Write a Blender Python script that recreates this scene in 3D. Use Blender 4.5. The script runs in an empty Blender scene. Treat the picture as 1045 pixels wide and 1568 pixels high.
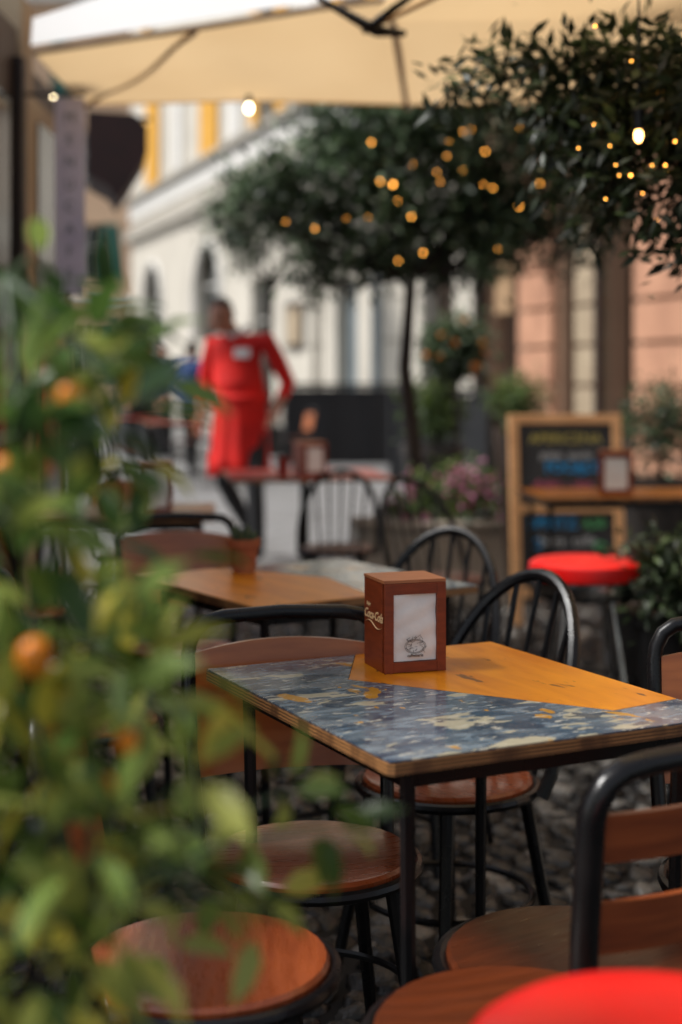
import bpy, math, random
import numpy as np
from mathutils import Vector, Matrix
random.seed(4); rng=np.random.default_rng(7)
scene=bpy.context.scene
R=math.radians
# ------------------------------------------------------------ materials
def ramp(nt,fac,stops):
    r=nt.nodes.new('ShaderNodeValToRGB'); e=r.color_ramp.elements
    while len(e)<len(stops): e.new(0.5)
    for i,(p,c) in enumerate(stops):
        e[i].position=p; e[i].color=(*c,1) if len(c)==3 else c
    nt.links.new(fac,r.inputs[0]); return r.outputs[0]
def noise(nt,scale,stretch=(1,1,1),detail=4,dist=0,coord='Object'):
    tc=nt.nodes.new('ShaderNodeTexCoord'); mp=nt.nodes.new('ShaderNodeMapping')
    mp.inputs['Scale'].default_value=stretch
    nt.links.new(tc.outputs[coord],mp.inputs[0])
    n=nt.nodes.new('ShaderNodeTexNoise'); n.inputs['Scale'].default_value=scale
    n.inputs['Detail'].default_value=detail; n.inputs['Distortion'].default_value=dist
    nt.links.new(mp.outputs[0],n.inputs['Vector']); return n.outputs[0]
def mixc(nt,fac,a,b):
    m=nt.nodes.new('ShaderNodeMix'); m.data_type='RGBA'
    for s,v in ((m.inputs[6],a),(m.inputs[7],b)):
        if isinstance(v,tuple): s.default_value=(*v,1)
        else: nt.links.new(v,s)
    if isinstance(fac,float): m.inputs[0].default_value=fac
    else: nt.links.new(fac,m.inputs[0])
    return m.outputs[2]
def newmat(name):
    m=bpy.data.materials.new(name); m.use_nodes=True
    nt=m.node_tree; return m,nt,nt.nodes['Principled BSDF'],nt.nodes['Material Output']
def mat(name,c1,c2=None,scale=6,stretch=(1,1,1),rough=.5,metal=0,bump=0,bscale=60,attr=False,trans=0,coat=0,emis=0,spec=.5,rvar=0):
    m,nt,b,out=newmat(name)
    if c2 is None: c2=tuple(x*.75 for x in c1)
    if attr:
        a=nt.nodes.new('ShaderNodeAttribute'); a.attribute_name='tone'; f=a.outputs['Fac']
        if isinstance(attr,list): col=ramp(nt,f,attr)
        else: col=ramp(nt,f,[(0,c2),(1,c1)])
    else:
        f=noise(nt,scale,stretch); col=ramp(nt,f,[(.35,c2),(.65,c1)])
    nt.links.new(col,b.inputs['Base Color'])
    b.inputs['Roughness'].default_value=rough; b.inputs['Metallic'].default_value=metal
    b.inputs['Specular IOR Level'].default_value=spec
    b.inputs['Coat Weight'].default_value=coat; b.inputs['Coat Roughness'].default_value=.12
    if rvar:
        f2=noise(nt,scale*2.3,stretch)
        nt.links.new(ramp(nt,f2,[(.3,(max(.03,rough-rvar),)*3),(.7,(rough+rvar,)*3)]),b.inputs['Roughness'])
    if bump:
        bn=nt.nodes.new('ShaderNodeBump'); bn.inputs['Strength'].default_value=bump; bn.inputs['Distance'].default_value=.01
        nt.links.new(noise(nt,bscale),bn.inputs['Height']); nt.links.new(bn.outputs[0],b.inputs['Normal'])
    if emis:
        b.inputs['Emission Color'].default_value=(*c1,1); b.inputs['Emission Strength'].default_value=emis
    if trans:
        t=nt.nodes.new('ShaderNodeBsdfTranslucent'); nt.links.new(col,t.inputs[0])
        x=nt.nodes.new('ShaderNodeMixShader'); x.inputs[0].default_value=trans
        nt.links.new(b.outputs[0],x.inputs[1]); nt.links.new(t.outputs[0],x.inputs[2]); nt.links.new(x.outputs[0],out.inputs[0])
    return m
M={}
M['black']=mat('black_metal',(.005,.005,.006),(.009,.008,.008),rough=.3,bump=.05,bscale=200,rvar=.1,spec=.35)
M['seat']=mat('seat_wood',(.33,.075,.022),(.25,.052,.014),scale=9,stretch=(1,7,1),rough=.3,coat=.35,rvar=.08)
M['seatdk']=mat('seat_wood_dark',(.13,.028,.008),(.09,.020,.006),scale=9,stretch=(1,7,1),rough=.35,coat=.15,rvar=.08)
M['orangew']=mat('back_wood',(.45,.125,.025),(.33,.08,.015),scale=7,stretch=(1,1,8),rough=.3,coat=.3)
M['slatw']=mat('slat_wood',(.32,.075,.02),(.20,.042,.012),scale=7,stretch=(1,1,8),rough=.28,coat=.3)
M['redpaint']=mat('red_vinyl',(.82,.006,.004),(.74,.005,.004),rough=.38,coat=.1)
M['chrome']=mat('chrome',(.6,.6,.6),(.5,.5,.5),rough=.15,metal=1)
M['box']=mat('box_wood',(.25,.042,.010),(.19,.030,.007),scale=30,stretch=(1,1,4),rough=.45)
M['boxtop']=mat('box_wood_top',(.46,.17,.07),(.37,.12,.045),scale=30,stretch=(1,4,1),rough=.4)
M['napkin']=mat('napkin_paper',(.90,.89,.86),(.84,.83,.80),scale=40,rough=.9,bump=.3,bscale=25)
M['ink']=mat('ink',(.03,.02,.015),rough=.7)
M['cream_ink']=mat('cream_ink',(.85,.56,.28),(.8,.5,.25),rough=.7)
M['terra']=mat('terracotta',(.42,.13,.05),(.30,.085,.035),scale=20,rough=.8)
M['cactus']=mat('cactus_green',(.09,.13,.06),(.05,.08,.04),rough=.6)
M['red_table']=mat('red_table_paint',(.33,.035,.022),(.24,.025,.018),rough=.35)
M['lightwood']=mat('light_wood',(.42,.27,.15),(.30,.18,.09),stretch=(1,6,1),rough=.4)
M['frame']=mat('frame_wood',(.74,.40,.18),(.60,.31,.13),scale=8,stretch=(1,1,5),rough=.5)
M['slate']=mat('chalkboard_slate',(.018,.018,.020),(.035,.035,.037),scale=5,rough=.6)
for n,c in (('chalk_blue',(.02,.28,.6)),('chalk_pink',(.6,.12,.2)),('chalk_yellow',(.6,.5,.12)),('chalk_white',(.6,.6,.6)),('chalk_green',(.1,.4,.15))):
    M[n]=mat(n,c,rough=.9)
M['canvas']=mat('canvas_tan',(.80,.57,.31),(.76,.53,.28),scale=2,rough=.9,trans=.55,bump=.1,bscale=4)
M['canvaswhite']=mat('canvas_white',(.93,.93,.92),(.90,.90,.88),scale=2,rough=.9,trans=.62)
M['bark']=mat('bark',(.035,.023,.015),(.016,.010,.007),scale=20,stretch=(1,1,.3),rough=.9,bump=.5)
M['stone']=mat('cobble_stone',(.12,.11,.10),attr=[(0,(.007,.007,.007)),(.5,(.026,.024,.022)),(.82,(.08,.074,.066)),(1,(.28,.26,.23))],rough=.26,bump=1.0,bscale=45)  # random stone tones; palest end paints highlights and glints into the colour
M['ground']=mat('ground_dark',(.014,.012,.010),(.008,.007,.006),scale=20,rough=.8)
M['cream']=mat('cream_plaster',(.60,.555,.475),(.51,.47,.40),scale=.6,rough=.9,bump=.1,bscale=12)
M['white_trim']=mat('white_trim',(.70,.68,.64),(.62,.60,.56),scale=2,rough=.8)
M['greybase']=mat('plaster_stone',(.40,.37,.32),(.34,.31,.26),scale=1.5,rough=.9)
M['pink']=mat('pink_stone',(.54,.28,.17),(.40,.20,.12),scale=2,rough=.85,bump=.2,bscale=10)
M['peach']=mat('peach_plaster',(.80,.55,.36),(.74,.5,.33),scale=.5,rough=.9)
M['peach2']=mat('tan_plaster',(.44,.28,.185),(.36,.23,.15),scale=.8,rough=.9)
M['yellow_sh']=mat('yellow_shutter',(.72,.37,.045),(.64,.32,.035),scale=3,rough=.6)
M['green_sh']=mat('green_shutter',(.03,.14,.11),(.02,.1,.08),rough=.6)
M['glass']=mat('window_glass_dark',(.03,.035,.035),(.015,.018,.018),scale=1,rough=.12)
M['door_grey']=mat('door_greyblue',(.18,.22,.24),(.13,.16,.18),rough=.6)
M['darkwood']=mat('dark_wood',(.035,.018,.010),(.02,.01,.006),stretch=(1,1,.2),scale=10,rough=.5)
M['beige']=mat('beige_stone',(.42,.33,.22),(.34,.26,.17),scale=3,rough=.8)
M['banner']=mat('banner_cloth',(.80,.77,.88),(.70,.67,.80),scale=6,rough=.8,trans=.5)
M['awning']=mat('awning_darkred',(.030,.007,.006),(.016,.004,.004),rough=.8)
M['pot_dark']=mat('pot_dark',(.035,.028,.025),(.02,.017,.015),rough=.6)
M['planter_lt']=mat('planter_light',(.50,.44,.36),(.42,.36,.30),rough=.8)
M['blackpl']=mat('planter_black',(.006,.007,.009),(.010,.010,.012),rough=.6)
M['bulb']=mat('fairy_bulb',(1.0,.40,.06),(1.0,.36,.05),emis=15)
M['bulb_big']=mat('filament_bulb',(1.0,.50,.14),(1.0,.48,.14),emis=14)
M['bulb_white']=mat('warm_bulb',(1.0,.82,.5),(1.0,.8,.5),emis=16)
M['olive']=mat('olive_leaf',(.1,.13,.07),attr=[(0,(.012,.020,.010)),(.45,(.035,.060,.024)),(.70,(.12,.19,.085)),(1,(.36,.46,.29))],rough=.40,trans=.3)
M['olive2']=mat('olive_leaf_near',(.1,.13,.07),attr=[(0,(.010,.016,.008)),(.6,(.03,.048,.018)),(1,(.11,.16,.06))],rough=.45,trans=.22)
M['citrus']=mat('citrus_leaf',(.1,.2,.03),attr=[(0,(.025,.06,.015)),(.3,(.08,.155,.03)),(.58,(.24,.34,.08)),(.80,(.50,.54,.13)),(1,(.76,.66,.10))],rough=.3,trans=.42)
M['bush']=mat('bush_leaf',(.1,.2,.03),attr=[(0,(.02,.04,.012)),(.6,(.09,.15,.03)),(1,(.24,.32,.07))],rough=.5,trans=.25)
M['pinkfl']=mat('pink_flower',(.5,.08,.25),attr=[(0,(.45,.06,.2)),(1,(.75,.32,.52))],rough=.6,trans=.2)
M['orange']=mat('orange_fruit',(.90,.29,.01),(.82,.22,.01),scale=10,rough=.4,bump=.1,bscale=200)
M['skin']=mat('skin',(.42,.20,.13),(.36,.16,.10),scale=10,rough=.5)
M['hair']=mat('hair',(.045,.035,.030),rough=.8)
M['redcloth']=mat('red_cloth',(.78,.010,.004),(.50,.005,.003),scale=5,rough=.8,bump=1.0,bscale=8)
M['trouser']=mat('black_cloth',(.012,.012,.014),rough=.85)
M['bluecloth']=mat('blue_cloth',(.02,.05,.18),(.015,.04,.14),rough=.85)
M['darkcloth']=mat('dark_cloth',(.03,.045,.05),(.02,.03,.033),rough=.85)
M['white']=mat('white_cloth',(.75,.75,.75),(.68,.68,.68),rough=.8)
def ply():
    m,nt,b,o=newmat('plywood_edge'); tc=nt.nodes.new('ShaderNodeTexCoord'); w=nt.nodes.new('ShaderNodeTexWave')
    w.bands_direction='Z'; w.inputs['Scale'].default_value=60; w.inputs['Distortion'].default_value=1.5
    nt.links.new(tc.outputs['Object'],w.inputs['Vector'])
    c=ramp(nt,w.outputs[0],[(.2,(.08,.035,.014)),(.7,(.42,.20,.07))])
    f=noise(nt,14,(1,1,.3),6); c=mixc(nt,ramp(nt,f,[(.50,(0,0,0)),(.6,(.85,.85,.85))]),c,(.09,.038,.015))
    nt.links.new(c,b.inputs['Base Color']); b.inputs['Roughness'].default_value=.5; return m
M['ply']=ply()
def paint_blue(name,base,base2,cream,amt):
    m,nt,b,o=newmat(name)
    f=noise(nt,3.5,(1,1.4,1),10,.5); c=ramp(nt,f,[(.40,base2),(.52,(.15,.19,.22)),(.64,base)])
    f3=noise(nt,20,(1,3,1),10,.2); c=mixc(nt,ramp(nt,f3,[(.52,(0,0,0)),(.59,(.6,.6,.6))]),c,(.24,.31,.36))
    f1=noise(nt,8.5,(1,2.2,1),12,.3); c=mixc(nt,ramp(nt,f1,[(amt,(0,0,0)),(amt+.025,(1,1,1))]),c,cream)
    f4=noise(nt,13,(1,1.8,1),12,.3); c=mixc(nt,ramp(nt,f4,[(.56,(0,0,0)),(.59,(.85,.85,.85))]),c,(.03,.055,.09))
    f2=noise(nt,9,(1.6,1,1),12,.5); c=mixc(nt,ramp(nt,f2,[(.635,(0,0,0)),(.65,(.95,.95,.95))]),c,(.55,.27,.03))
    f5=noise(nt,34,(1,3.0,1),8,.2); c=mixc(nt,ramp(nt,f5,[(.62,(0,0,0)),(.64,(.8,.8,.8))]),c,(.58,.55,.45))
    nt.links.new(c,b.inputs['Base Color'])
    nt.links.new(ramp(nt,noise(nt,30,(1,1,1),6),[(.35,(.12,)*3),(.65,(.28,)*3)]),b.inputs['Roughness'])
    bn=nt.nodes.new('ShaderNodeBump'); bn.inputs['Strength'].default_value=.35; bn.inputs['Distance'].default_value=.002
    nt.links.new(f1,bn.inputs['Height']); nt.links.new(bn.outputs[0],b.inputs['Normal'])
    b.inputs['Coat Weight'].default_value=.4; b.inputs['Coat Roughness'].default_value=.10
    return m
M['blue']=paint_blue('table_paint_blue',(.035,.07,.12),(.05,.09,.135),(.46,.42,.30),.575)
M['blue2']=paint_blue('table_paint_greyblue',(.035,.055,.08),(.05,.07,.09),(.24,.16,.08),.56)
def paint_orange():
    m,nt,b,o=newmat('table_paint_orange')
    f=noise(nt,5,(4,1,1),6,.4); c=ramp(nt,f,[(.35,(.56,.165,.004)),(.65,(.74,.26,.006))])
    f1=noise(nt,11,(3,1,1),7,.5); c=mixc(nt,ramp(nt,f1,[(.65,(0,0,0)),(.68,(.9,.9,.9))]),c,(.12,.045,.015))
    f2=noise(nt,40,(6,1,1),5,.3); c=mixc(nt,ramp(nt,f2,[(.64,(0,0,0)),(.7,(.4,.4,.4))]),c,(.3,.10,.01))
    nt.links.new(c,b.inputs['Base Color']); b.inputs['Roughness'].default_value=.3
    b.inputs['Coat Weight'].default_value=.08; b.inputs['Coat Roughness'].default_value=.15
    bn=nt.nodes.new('ShaderNodeBump'); bn.inputs['Strength'].default_value=.25; bn.inputs['Distance'].default_value=.002
    nt.links.new(f1,bn.inputs['Height']); nt.links.new(bn.outputs[0],b.inputs['Normal']); return m
M['orangep']=paint_orange()
def paving():
    m,nt,b,o=newmat('paving_slabs'); tc=nt.nodes.new('ShaderNodeTexCoord'); mp=nt.nodes.new('ShaderNodeMapping')
    mp.inputs['Rotation'].default_value=(0,0,R(20)); nt.links.new(tc.outputs['Object'],mp.inputs[0])
    br=nt.nodes.new('ShaderNodeTexBrick'); br.inputs['Scale'].default_value=1.2
    br.inputs['Color1'].default_value=(.27,.27,.27,1); br.inputs['Color2'].default_value=(.21,.21,.21,1); br.inputs['Mortar'].default_value=(.10,.098,.095,1)
    br.inputs['Mortar Size'].default_value=.02; nt.links.new(mp.outputs[0],br.inputs[0])
    c=mixc(nt,ramp(nt,noise(nt,2.5),[(.4,(0,0,0)),(.7,(.6,.6,.6))]),br.outputs[0],(.15,.145,.14))
    nt.links.new(c,b.inputs['Base Color']); b.inputs['Roughness'].default_value=.55; return m
M['paving']=paving()
# ------------------------------------------------------------ mesh builder
class MB:
    def __init__(s): s.v=[];s.f=[];s.m=[];s.mats=[]
    def mi(s,k):
        if k not in s.mats: s.mats.append(k)
        return s.mats.index(k)
    def add(s,vs,fs,k):
        o=len(s.v); i=s.mi(k); s.v+= [tuple(p) for p in vs]
        for f in fs: s.f.append(tuple(o+a for a in f)); s.m.append(i)
    def box(s,c,d,k,rz=0,rx=0,ry=0):
        mt=Matrix.Translation(c)@Matrix.Rotation(rz,4,'Z')@Matrix.Rotation(rx,4,'X')@Matrix.Rotation(ry,4,'Y')
        x,y,z=d[0]/2,d[1]/2,d[2]/2
        vs=[mt@Vector((a*x,b*y,e*z)) for a in(-1,1) for b in(-1,1) for e in(-1,1)]
        s.add(vs,[(0,1,3,2),(4,6,7,5),(0,4,5,1),(2,3,7,6),(0,2,6,4),(1,5,7,3)],k)
    def prism(s,pts,z0,z1,k):
        n=len(pts); vs=[(p[0],p[1],z0) for p in pts]+[(p[0],p[1],z1) for p in pts]
        s.add(vs,[tuple(range(n-1,-1,-1))]+[(i,(i+1)%n,n+(i+1)%n,n+i) for i in range(n)]+[tuple(range(n,2*n))],k)
    def tube(s,pts,r,k,n=8,flat=1.0,up=None):
        pts=[Vector(p) for p in pts]; N=len(pts)
        if not hasattr(r,'__len__'): r=[r]*N
        t=[(pts[min(i+1,N-1)]-pts[max(i-1,0)]).normalized() for i in range(N)]
        a=Vector(up) if up else (Vector((0,0,1)) if abs(t[0].z)<.9 else Vector((1,0,0)))
        u=(a-t[0]*a.dot(t[0])).normalized(); vs=[]
        for i in range(N):
            u=(u-t[i]*u.dot(t[i])).normalized(); w=t[i].cross(u)
            for j in range(n):
                an=2*math.pi*j/n; vs.append(pts[i]+(u*math.cos(an)+w*math.sin(an)*flat)*r[i])
        fs=[(i*n+j,i*n+(j+1)%n,(i+1)*n+(j+1)%n,(i+1)*n+j) for i in range(N-1) for j in range(n)]
        fs+=[tuple(range(n-1,-1,-1)),tuple((N-1)*n+j for j in range(n))]
        s.add(vs,fs,k)
    def loft(s,secs,k,n=24,cap=True):
        vs=[]
        for q,(c,rx,ry) in enumerate(secs):
            for j in range(n):
                a=2*math.pi*j/n
                vs.append((c[0]+rx*math.cos(a),c[1]+ry*math.sin(a),c[2]))
        N=len(secs)
        fs=[(i*n+j,i*n+(j+1)%n,(i+1)*n+(j+1)%n,(i+1)*n+j) for i in range(N-1) for j in range(n)]
        if cap: fs+=[tuple(range(n-1,-1,-1)),tuple((N-1)*n+j for j in range(n))]
        s.add(vs,fs,k)
    def lathe(s,prof,c,k,n=32): s.loft([((c[0],c[1],c[2]+z),max(r,.0005),max(r,.0005)) for r,z in prof],k,n)
    def ell(s,c,r,k,n=16):
        if not hasattr(r,'__len__'): r=(r,r,r)
        s.loft([((c[0],c[1],c[2]-r[2]*math.cos(math.pi*i/(n//2))),max(1e-4,r[0]*math.sin(math.pi*i/(n//2))),max(1e-4,r[1]*math.sin(math.pi*i/(n//2)))) for i in range(n//2+1)],k,n)
    def build(s,name,loc=(0,0,0),rz=0,parent=None,bevel=0,ang=38,rx=0):
        me=bpy.data.meshes.new(name); me.from_pydata(s.v,[],s.f)
        for k in s.mats: me.materials.append(M[k])
        me.polygons.foreach_set('material_index',s.m); me.polygons.foreach_set('use_smooth',[True]*len(s.f))
        me.update(); me.set_sharp_from_angle(angle=R(ang))
        ob=bpy.data.objects.new(name,me); scene.collection.objects.link(ob)
        ob.location=loc; ob.rotation_euler=(rx,0,rz)
        if parent: ob.parent=parent
        if bevel:
            b=ob.modifiers.new('bevel','BEVEL'); b.width=bevel; b.segments=2; b.limit_method='ANGLE'; b.angle_limit=R(50)
        return ob
def text(body,parent,loc,size,k,rot=(R(90),0,0),shear=0,align='CENTER',ext=.0005,off=0):
    cu=bpy.data.curves.new('text','FONT'); cu.body=body; cu.size=size; cu.shear=shear; cu.align_x=align; cu.extrude=ext; cu.offset=off
    ob=bpy.data.objects.new('lettering',cu); scene.collection.objects.link(ob); cu.materials.append(M[k])
    ob.parent=parent; ob.location=loc; ob.rotation_euler=rot; return ob
def scatter(name,tv,tf,pos,rot,scl,k,parent=None,smooth=False,tone=None):
    """one mesh made of many transformed copies of a small template"""
    tv=np.array(tv,float); n=len(pos); nv=len(tv)
    V=np.einsum('nij,vj->nvi',rot,tv)*np.array(scl).reshape(n,1,-1)+pos[:,None,:]
    faces=[]; 
    for i in range(n):
        o=i*nv
        for f in tf: faces.append([o+a for a in f])
    me=bpy.data.meshes.new(name); me.from_pydata(V.reshape(-1,3).tolist(),[],faces)
    at=me.attributes.new('tone','FLOAT','POINT')
    if tone is None: tone=rng.random(n)
    at.data.foreach_set('value',np.repeat(tone,nv).astype(np.float32))
    me.materials.append(M[k])
    if smooth: me.polygons.foreach_set('use_smooth',[True]*len(me.polygons))
    ob=bpy.data.objects.new(name,me); scene.collection.objects.link(ob)
    if parent: ob.parent=parent
    return ob
def randrot(n,d=None,spread=1.0):
    y=rng.normal(size=(n,3))*spread
    if d is not None: y=y+d
    y/=np.linalg.norm(y,axis=1)[:,None]
    a=rng.normal(size=(n,3))*.6+np.array([0,0,1.0])
    x=np.cross(y,a); x/=np.linalg.norm(x,axis=1)[:,None]; z=np.cross(x,y)
    return np.stack([x,y,z],axis=2)
LEAF_V=[(0,0,0),(-.19,.3,.06),(-.17,.65,.05),(0,1,-.12),(.17,.65,.05),(.19,.3,.06),(0,.3,0),(0,.66,-.02)]
LEAF_F=[(0,6,1),(6,7,2,1),(7,3,2),(0,5,6),(5,4,7,6),(4,3,7)]
THIN_V=[(0,0,0),(-.17,.45,.03),(0,1,0),(.17,.45,.03)]; THIN_F=[(0,3,2,1)]
def crown(name,blobs,k,size,parent,tmpl='thin',dens=1.0,cl=14,hang=None,clr=.9):
    P=[];D=[];RN=[]
    for (x,y,z,r,n) in blobs:
        nc=max(1,int(n*dens/cl))
        u=rng.normal(size=(nc,3)); u/=np.linalg.norm(u,axis=1)[:,None]
        c=np.array([x,y,z])+u*r*(rng.random((nc,1))**.45)
        for i in range(nc):
            sh=rng.normal(size=(cl,3))*size*clr
            P.append(c[i]+sh); base=.42+.3*(c[i][2]-z)/r+rng.normal()*.19  # upper clumps lighter: light from above put into leaf colour, plus random variation
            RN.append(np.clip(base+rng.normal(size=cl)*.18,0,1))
            D.append(np.tile(u[i]*.8+(np.array(hang) if hang else 0),(cl,1)))
    P=np.concatenate(P);D=np.concatenate(D);RN=np.concatenate(RN);n=len(P)
    rot=randrot(n,D,.7); s=size*(.7+.6*rng.random(n))
    tv,tf=(THIN_V,THIN_F) if tmpl=='thin' else (LEAF_V,LEAF_F)
    return scatter(name,tv,tf,P,rot,s,k,parent,tone=RN)
def empty(name,loc=(0,0,0)):
    e=bpy.data.objects.new(name,None); scene.collection.objects.link(e); e.location=loc; e.empty_display_size=.1; return e
# ------------------------------------------------------------ ground
g=MB(); g.add([(-90,-30,0),(90,-30,0),(90,130,0),(-90,130,0)],[(0,1,2,3)],'ground'); g.build('ground')
g=MB(); g.add([(-30,8.9,.03),(14,8.6,.03),(14,75,.03),(-40,75,.03)],[(0,1,2,3)],'paving'); g.build('street_paving')
P=[];sp=.074
yy=.9
while yy<9.1:
    w=.26*yy+.7; x=-w+random.random()*sp
    while x<w: P.append((x+random.uniform(-.016,.016),yy+random.uniform(-.016,.016),-.006+random.uniform(-.006,.006))); x+=sp*random.uniform(.75,1.3)
    yy+=sp*.80
P=np.array(P); n=len(P)
tv=[];tf=[];K=8; irr=[1,.86,1.08,.92,1.1,.84,.97,1.1]
for i,(r,z) in enumerate(((1,0),(.93,.5),(.66,.80))):
    for j in range(K):
        a=2*math.pi*j/K; tv.append((r*irr[j]*math.cos(a),r*irr[j]*math.sin(a),z*(1+.12*math.sin(j*2.3))))
tv.append((0.05,0,.86))
for i in range(2):
    for j in range(K): tf.append((i*K+j,i*K+(j+1)%K,(i+1)*K+(j+1)%K,(i+1)*K+j))
for j in range(K): tf.append((2*K+j,2*K+(j+1)%K,3*K))
ang=rng.random(n)*math.pi*2; tl=rng.normal(size=(n,2))*.22
rot=np.zeros((n,3,3)); sx=.034+.018*rng.random(n); sy=.026+.012*rng.random(n); sz=.020+.012*rng.random(n)
ca,sa=np.cos(ang),np.sin(ang)
rot[:,0,0]=ca*sx;rot[:,0,1]=-sa*sy;rot[:,1,0]=sa*sx;rot[:,1,1]=ca*sy;rot[:,2,2]=sz;rot[:,2,0]=tl[:,0]*sz;rot[:,2,1]=tl[:,1]*sz
scatter('cobblestones',tv,tf,P,rot,np.ones(n),'stone',smooth=True)
# ------------------------------------------------------------ tables
def legs(b,w,d,z,inset=.06,r=.012):
    for sx in(-1,1):
        for sy in(-1,1):
            b.tube([(sx*(w/2-inset),sy*(d/2-inset),z),(sx*(w/2-inset-.01),sy*(d/2-inset-.01),0)],[r,r*.8],'black',8)
    for sy in(-1,1): b.box((0,sy*(d/2-inset),z-.02),(w-2*inset,.02,.03),'black')
    for sx in(-1,1): b.box((sx*(w/2-inset),0,z-.02),(.02,d-2*inset,.03),'black')
    b.tube([(-(w/2-inset),0,.14),((w/2-inset),0,.14)],.009,'black',6)
    for sx in(-1,1): b.tube([(sx*(w/2-inset-.01),-(d/2-inset),.14),(sx*(w/2-inset-.01),(d/2-inset),.14)],.009,'black',6)
def table(name,loc,rz,w,d,tops,thick=.019,ped=False):
    b=MB(); hw,hd=w/2,d/2; ch=.008
    out=[(-hw,-hd+ch),(-hw+ch,-hd),(hw-ch,-hd),(hw,-hd+ch),(hw,hd-ch),(hw-ch,hd),(-hw+ch,hd),(-hw,hd-ch)]
    b.prism(out,.75-thick,.748,'ply')
    for k,poly in tops: b.prism(poly,.7485,.7505,k)
    if ped:
        b.tube([(0,0,.73),(0,0,.03)],.025,'black',12); b.lathe([(.22,0),(.22,.012),(.04,.04)],(0,0,.0),'black',24); b.box((0,0,.722),(.3,.3,.012),'black')
    else: legs(b,w,d,.75-thick)
    return b.build(name,loc,rz,bevel=.0)
w,d=.604,.70; hw,hd=w/2-.003,d/2-.003
table('cafe_table',(.1817,2.38,0),R(26.3),w,d,[
  ('orangep',[(.0,hd),(-.111,.155),(.1575,-.236),(hw,-.215),(hw,hd)]),
  ('blue',[(-hw,-hd),(hw,-hd),(hw,-.217),(.157,-.238),(-.113,.154),(-.002,hd),(-hw,hd)])])
hw=hd=.322
table('cafe_table',(-.10,3.69,0),R(-12+45),.65,.65,[
  ('orangep',[(-hw,-hd),(.0,-hd),(.08,.0),(-.06,hd),(-hw,hd)]),
  ('blue2',[(.002,-hd),(hw,-hd),(hw,hd),(-.058,hd),(.082,0)])])
table('cafe_table',(-.20,7.85,0),R(8),.86,.8,[('red_table',[(-.427,-.397),(.427,-.397),(.427,.397),(-.427,.397)])],ped=True)
table('cafe_table',(-.86,5.65,0),R(5),.72,.62,[('lightwood',[(-.357,-.307),(.357,-.307),(.357,.307),(-.357,.307)])])
table('cafe_table',(1.28,6.55,0),R(4),.86,.55,[('orangep',[(-.427,-.272),(.427,-.272),(.427,.272),(-.427,.272)])])
# ------------------------------------------------------------ napkin dispensers
def dispenser(loc,rz,det=True):
    b=MB(); w,d,h=.116,.106,.158
    b.box((-w/2+.003,.004,h/2),(.006,d-.008,h),'box'); b.box((w/2-.003,.004,h/2),(.006,d-.008,h),'box')
    b.box((0,d/2-.003,h/2),(w-.0125,.006,h),'box')
    b.box((0,.0,h+.003),(w+.002,d+.002,.0055),'boxtop'); b.box((0,0,.003),(w-.0125,d-.014,.005),'box')
    fy=-d/2+.003
    b.box((-w/2+.0085,fy-.0035,h/2),(.017,.006,h-.0005),'box'); b.box((w/2-.0085,fy-.0035,h/2),(.017,.006,h-.0005),'box')
    b.box((0,fy-.0035,.010),(w-.0345,.0055,.018),'box'); b.box((0,fy-.0035,h-.010),(w-.0345,.0055,.019),'box')
    nx,nz=14,18; vs=[];fs=[]
    for i in range(nz+1):
        for j in range(nx+1):
            x=-(w/2-.0175)+(w-.035)*j/nx; z=.020+(h-.040)*i/nz
            y=fy-.0015+.0022*math.sin(x*60+z*50)*(i/nz)+.0010*math.sin(z*160-x*70)
            vs.append((x,y,z))
    for i in range(nz):
        for j in range(nx): a=i*(nx+1)+j; fs.append((a,a+1,a+nx+2,a+nx+1))
    b.add(vs,fs,'napkin')
    if det:
        cz=.046; fy2=fy-.0052
        for rr in (.020,.0175):
            b.tube([(rr*math.cos(t/24*2*math.pi),fy2,cz+rr*.62*math.sin(t/24*2*math.pi)) for t in range(25)],.00045,'ink',4)
        for q in range(22):
            x0=random.uniform(-.016,.016); z0=cz+random.uniform(-.009,.016)
            b.tube([(x0,fy2,z0),(x0+random.uniform(-.008,.008),fy2,z0+random.uniform(-.005,.006)),(x0+random.uniform(-.008,.008),fy2,z0+random.uniform(-.005,.006))],.0004,'ink',4)
    ob=b.build('napkin_dispenser',loc,rz,bevel=.0012)
    if det:
        text('Coca-Cola',ob,(-w/2-.0008,.002,.088),.0225,'cream_ink',rot=(R(90),0,R(-90)),shear=.4,off=.0005)
        text('Enjoy',ob,(-w/2-.0008,.028,.110),.009,'cream_ink',rot=(R(90),0,R(-90)),shear=.3,off=.0002)
        b=MB(); b.tube([(-w/2-.001,.044-.088*t/12,.079+.005*math.sin(t/12*6.28)) for t in range(13)],[.0003+.0009*math.sin(t/12*3.14) for t in range(13)],'cream_ink',5); b.build('swash',(0,0,0),0,ob)
        text('caffetteria',ob,(0,fy-.0055,.0275),.0075,'ink')
    return ob
dispenser((.1145,2.58,.7507),R(18))
dispenser((1.24,6.45,.7507),R(-8),False).scale=(1.25,1.1,1.2)
dispenser((-.72,5.55,.7507),R(8),False).scale=(1.1,1,1.2)
dispenser((-.17,7.7,.7507),R(30),False).scale=(1.2,1.2,1.1)
b=MB(); b.lathe([(.028,0),(.036,.10),(.033,.10),(.026,.01)],(0,0,0),'red_table',20); b.lathe([(.033,.085),(.001,.086)],(0,0,0),'darkwood',20); b.build('drinking_cup',(-.31,7.62,.7507))
b=MB(); b.lathe([(.030,0),(.040,.068),(.045,.068),(.046,.09),(.040,.09),(.038,.07),(.001,.07)],(0,0,0),'terra',28)
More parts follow.
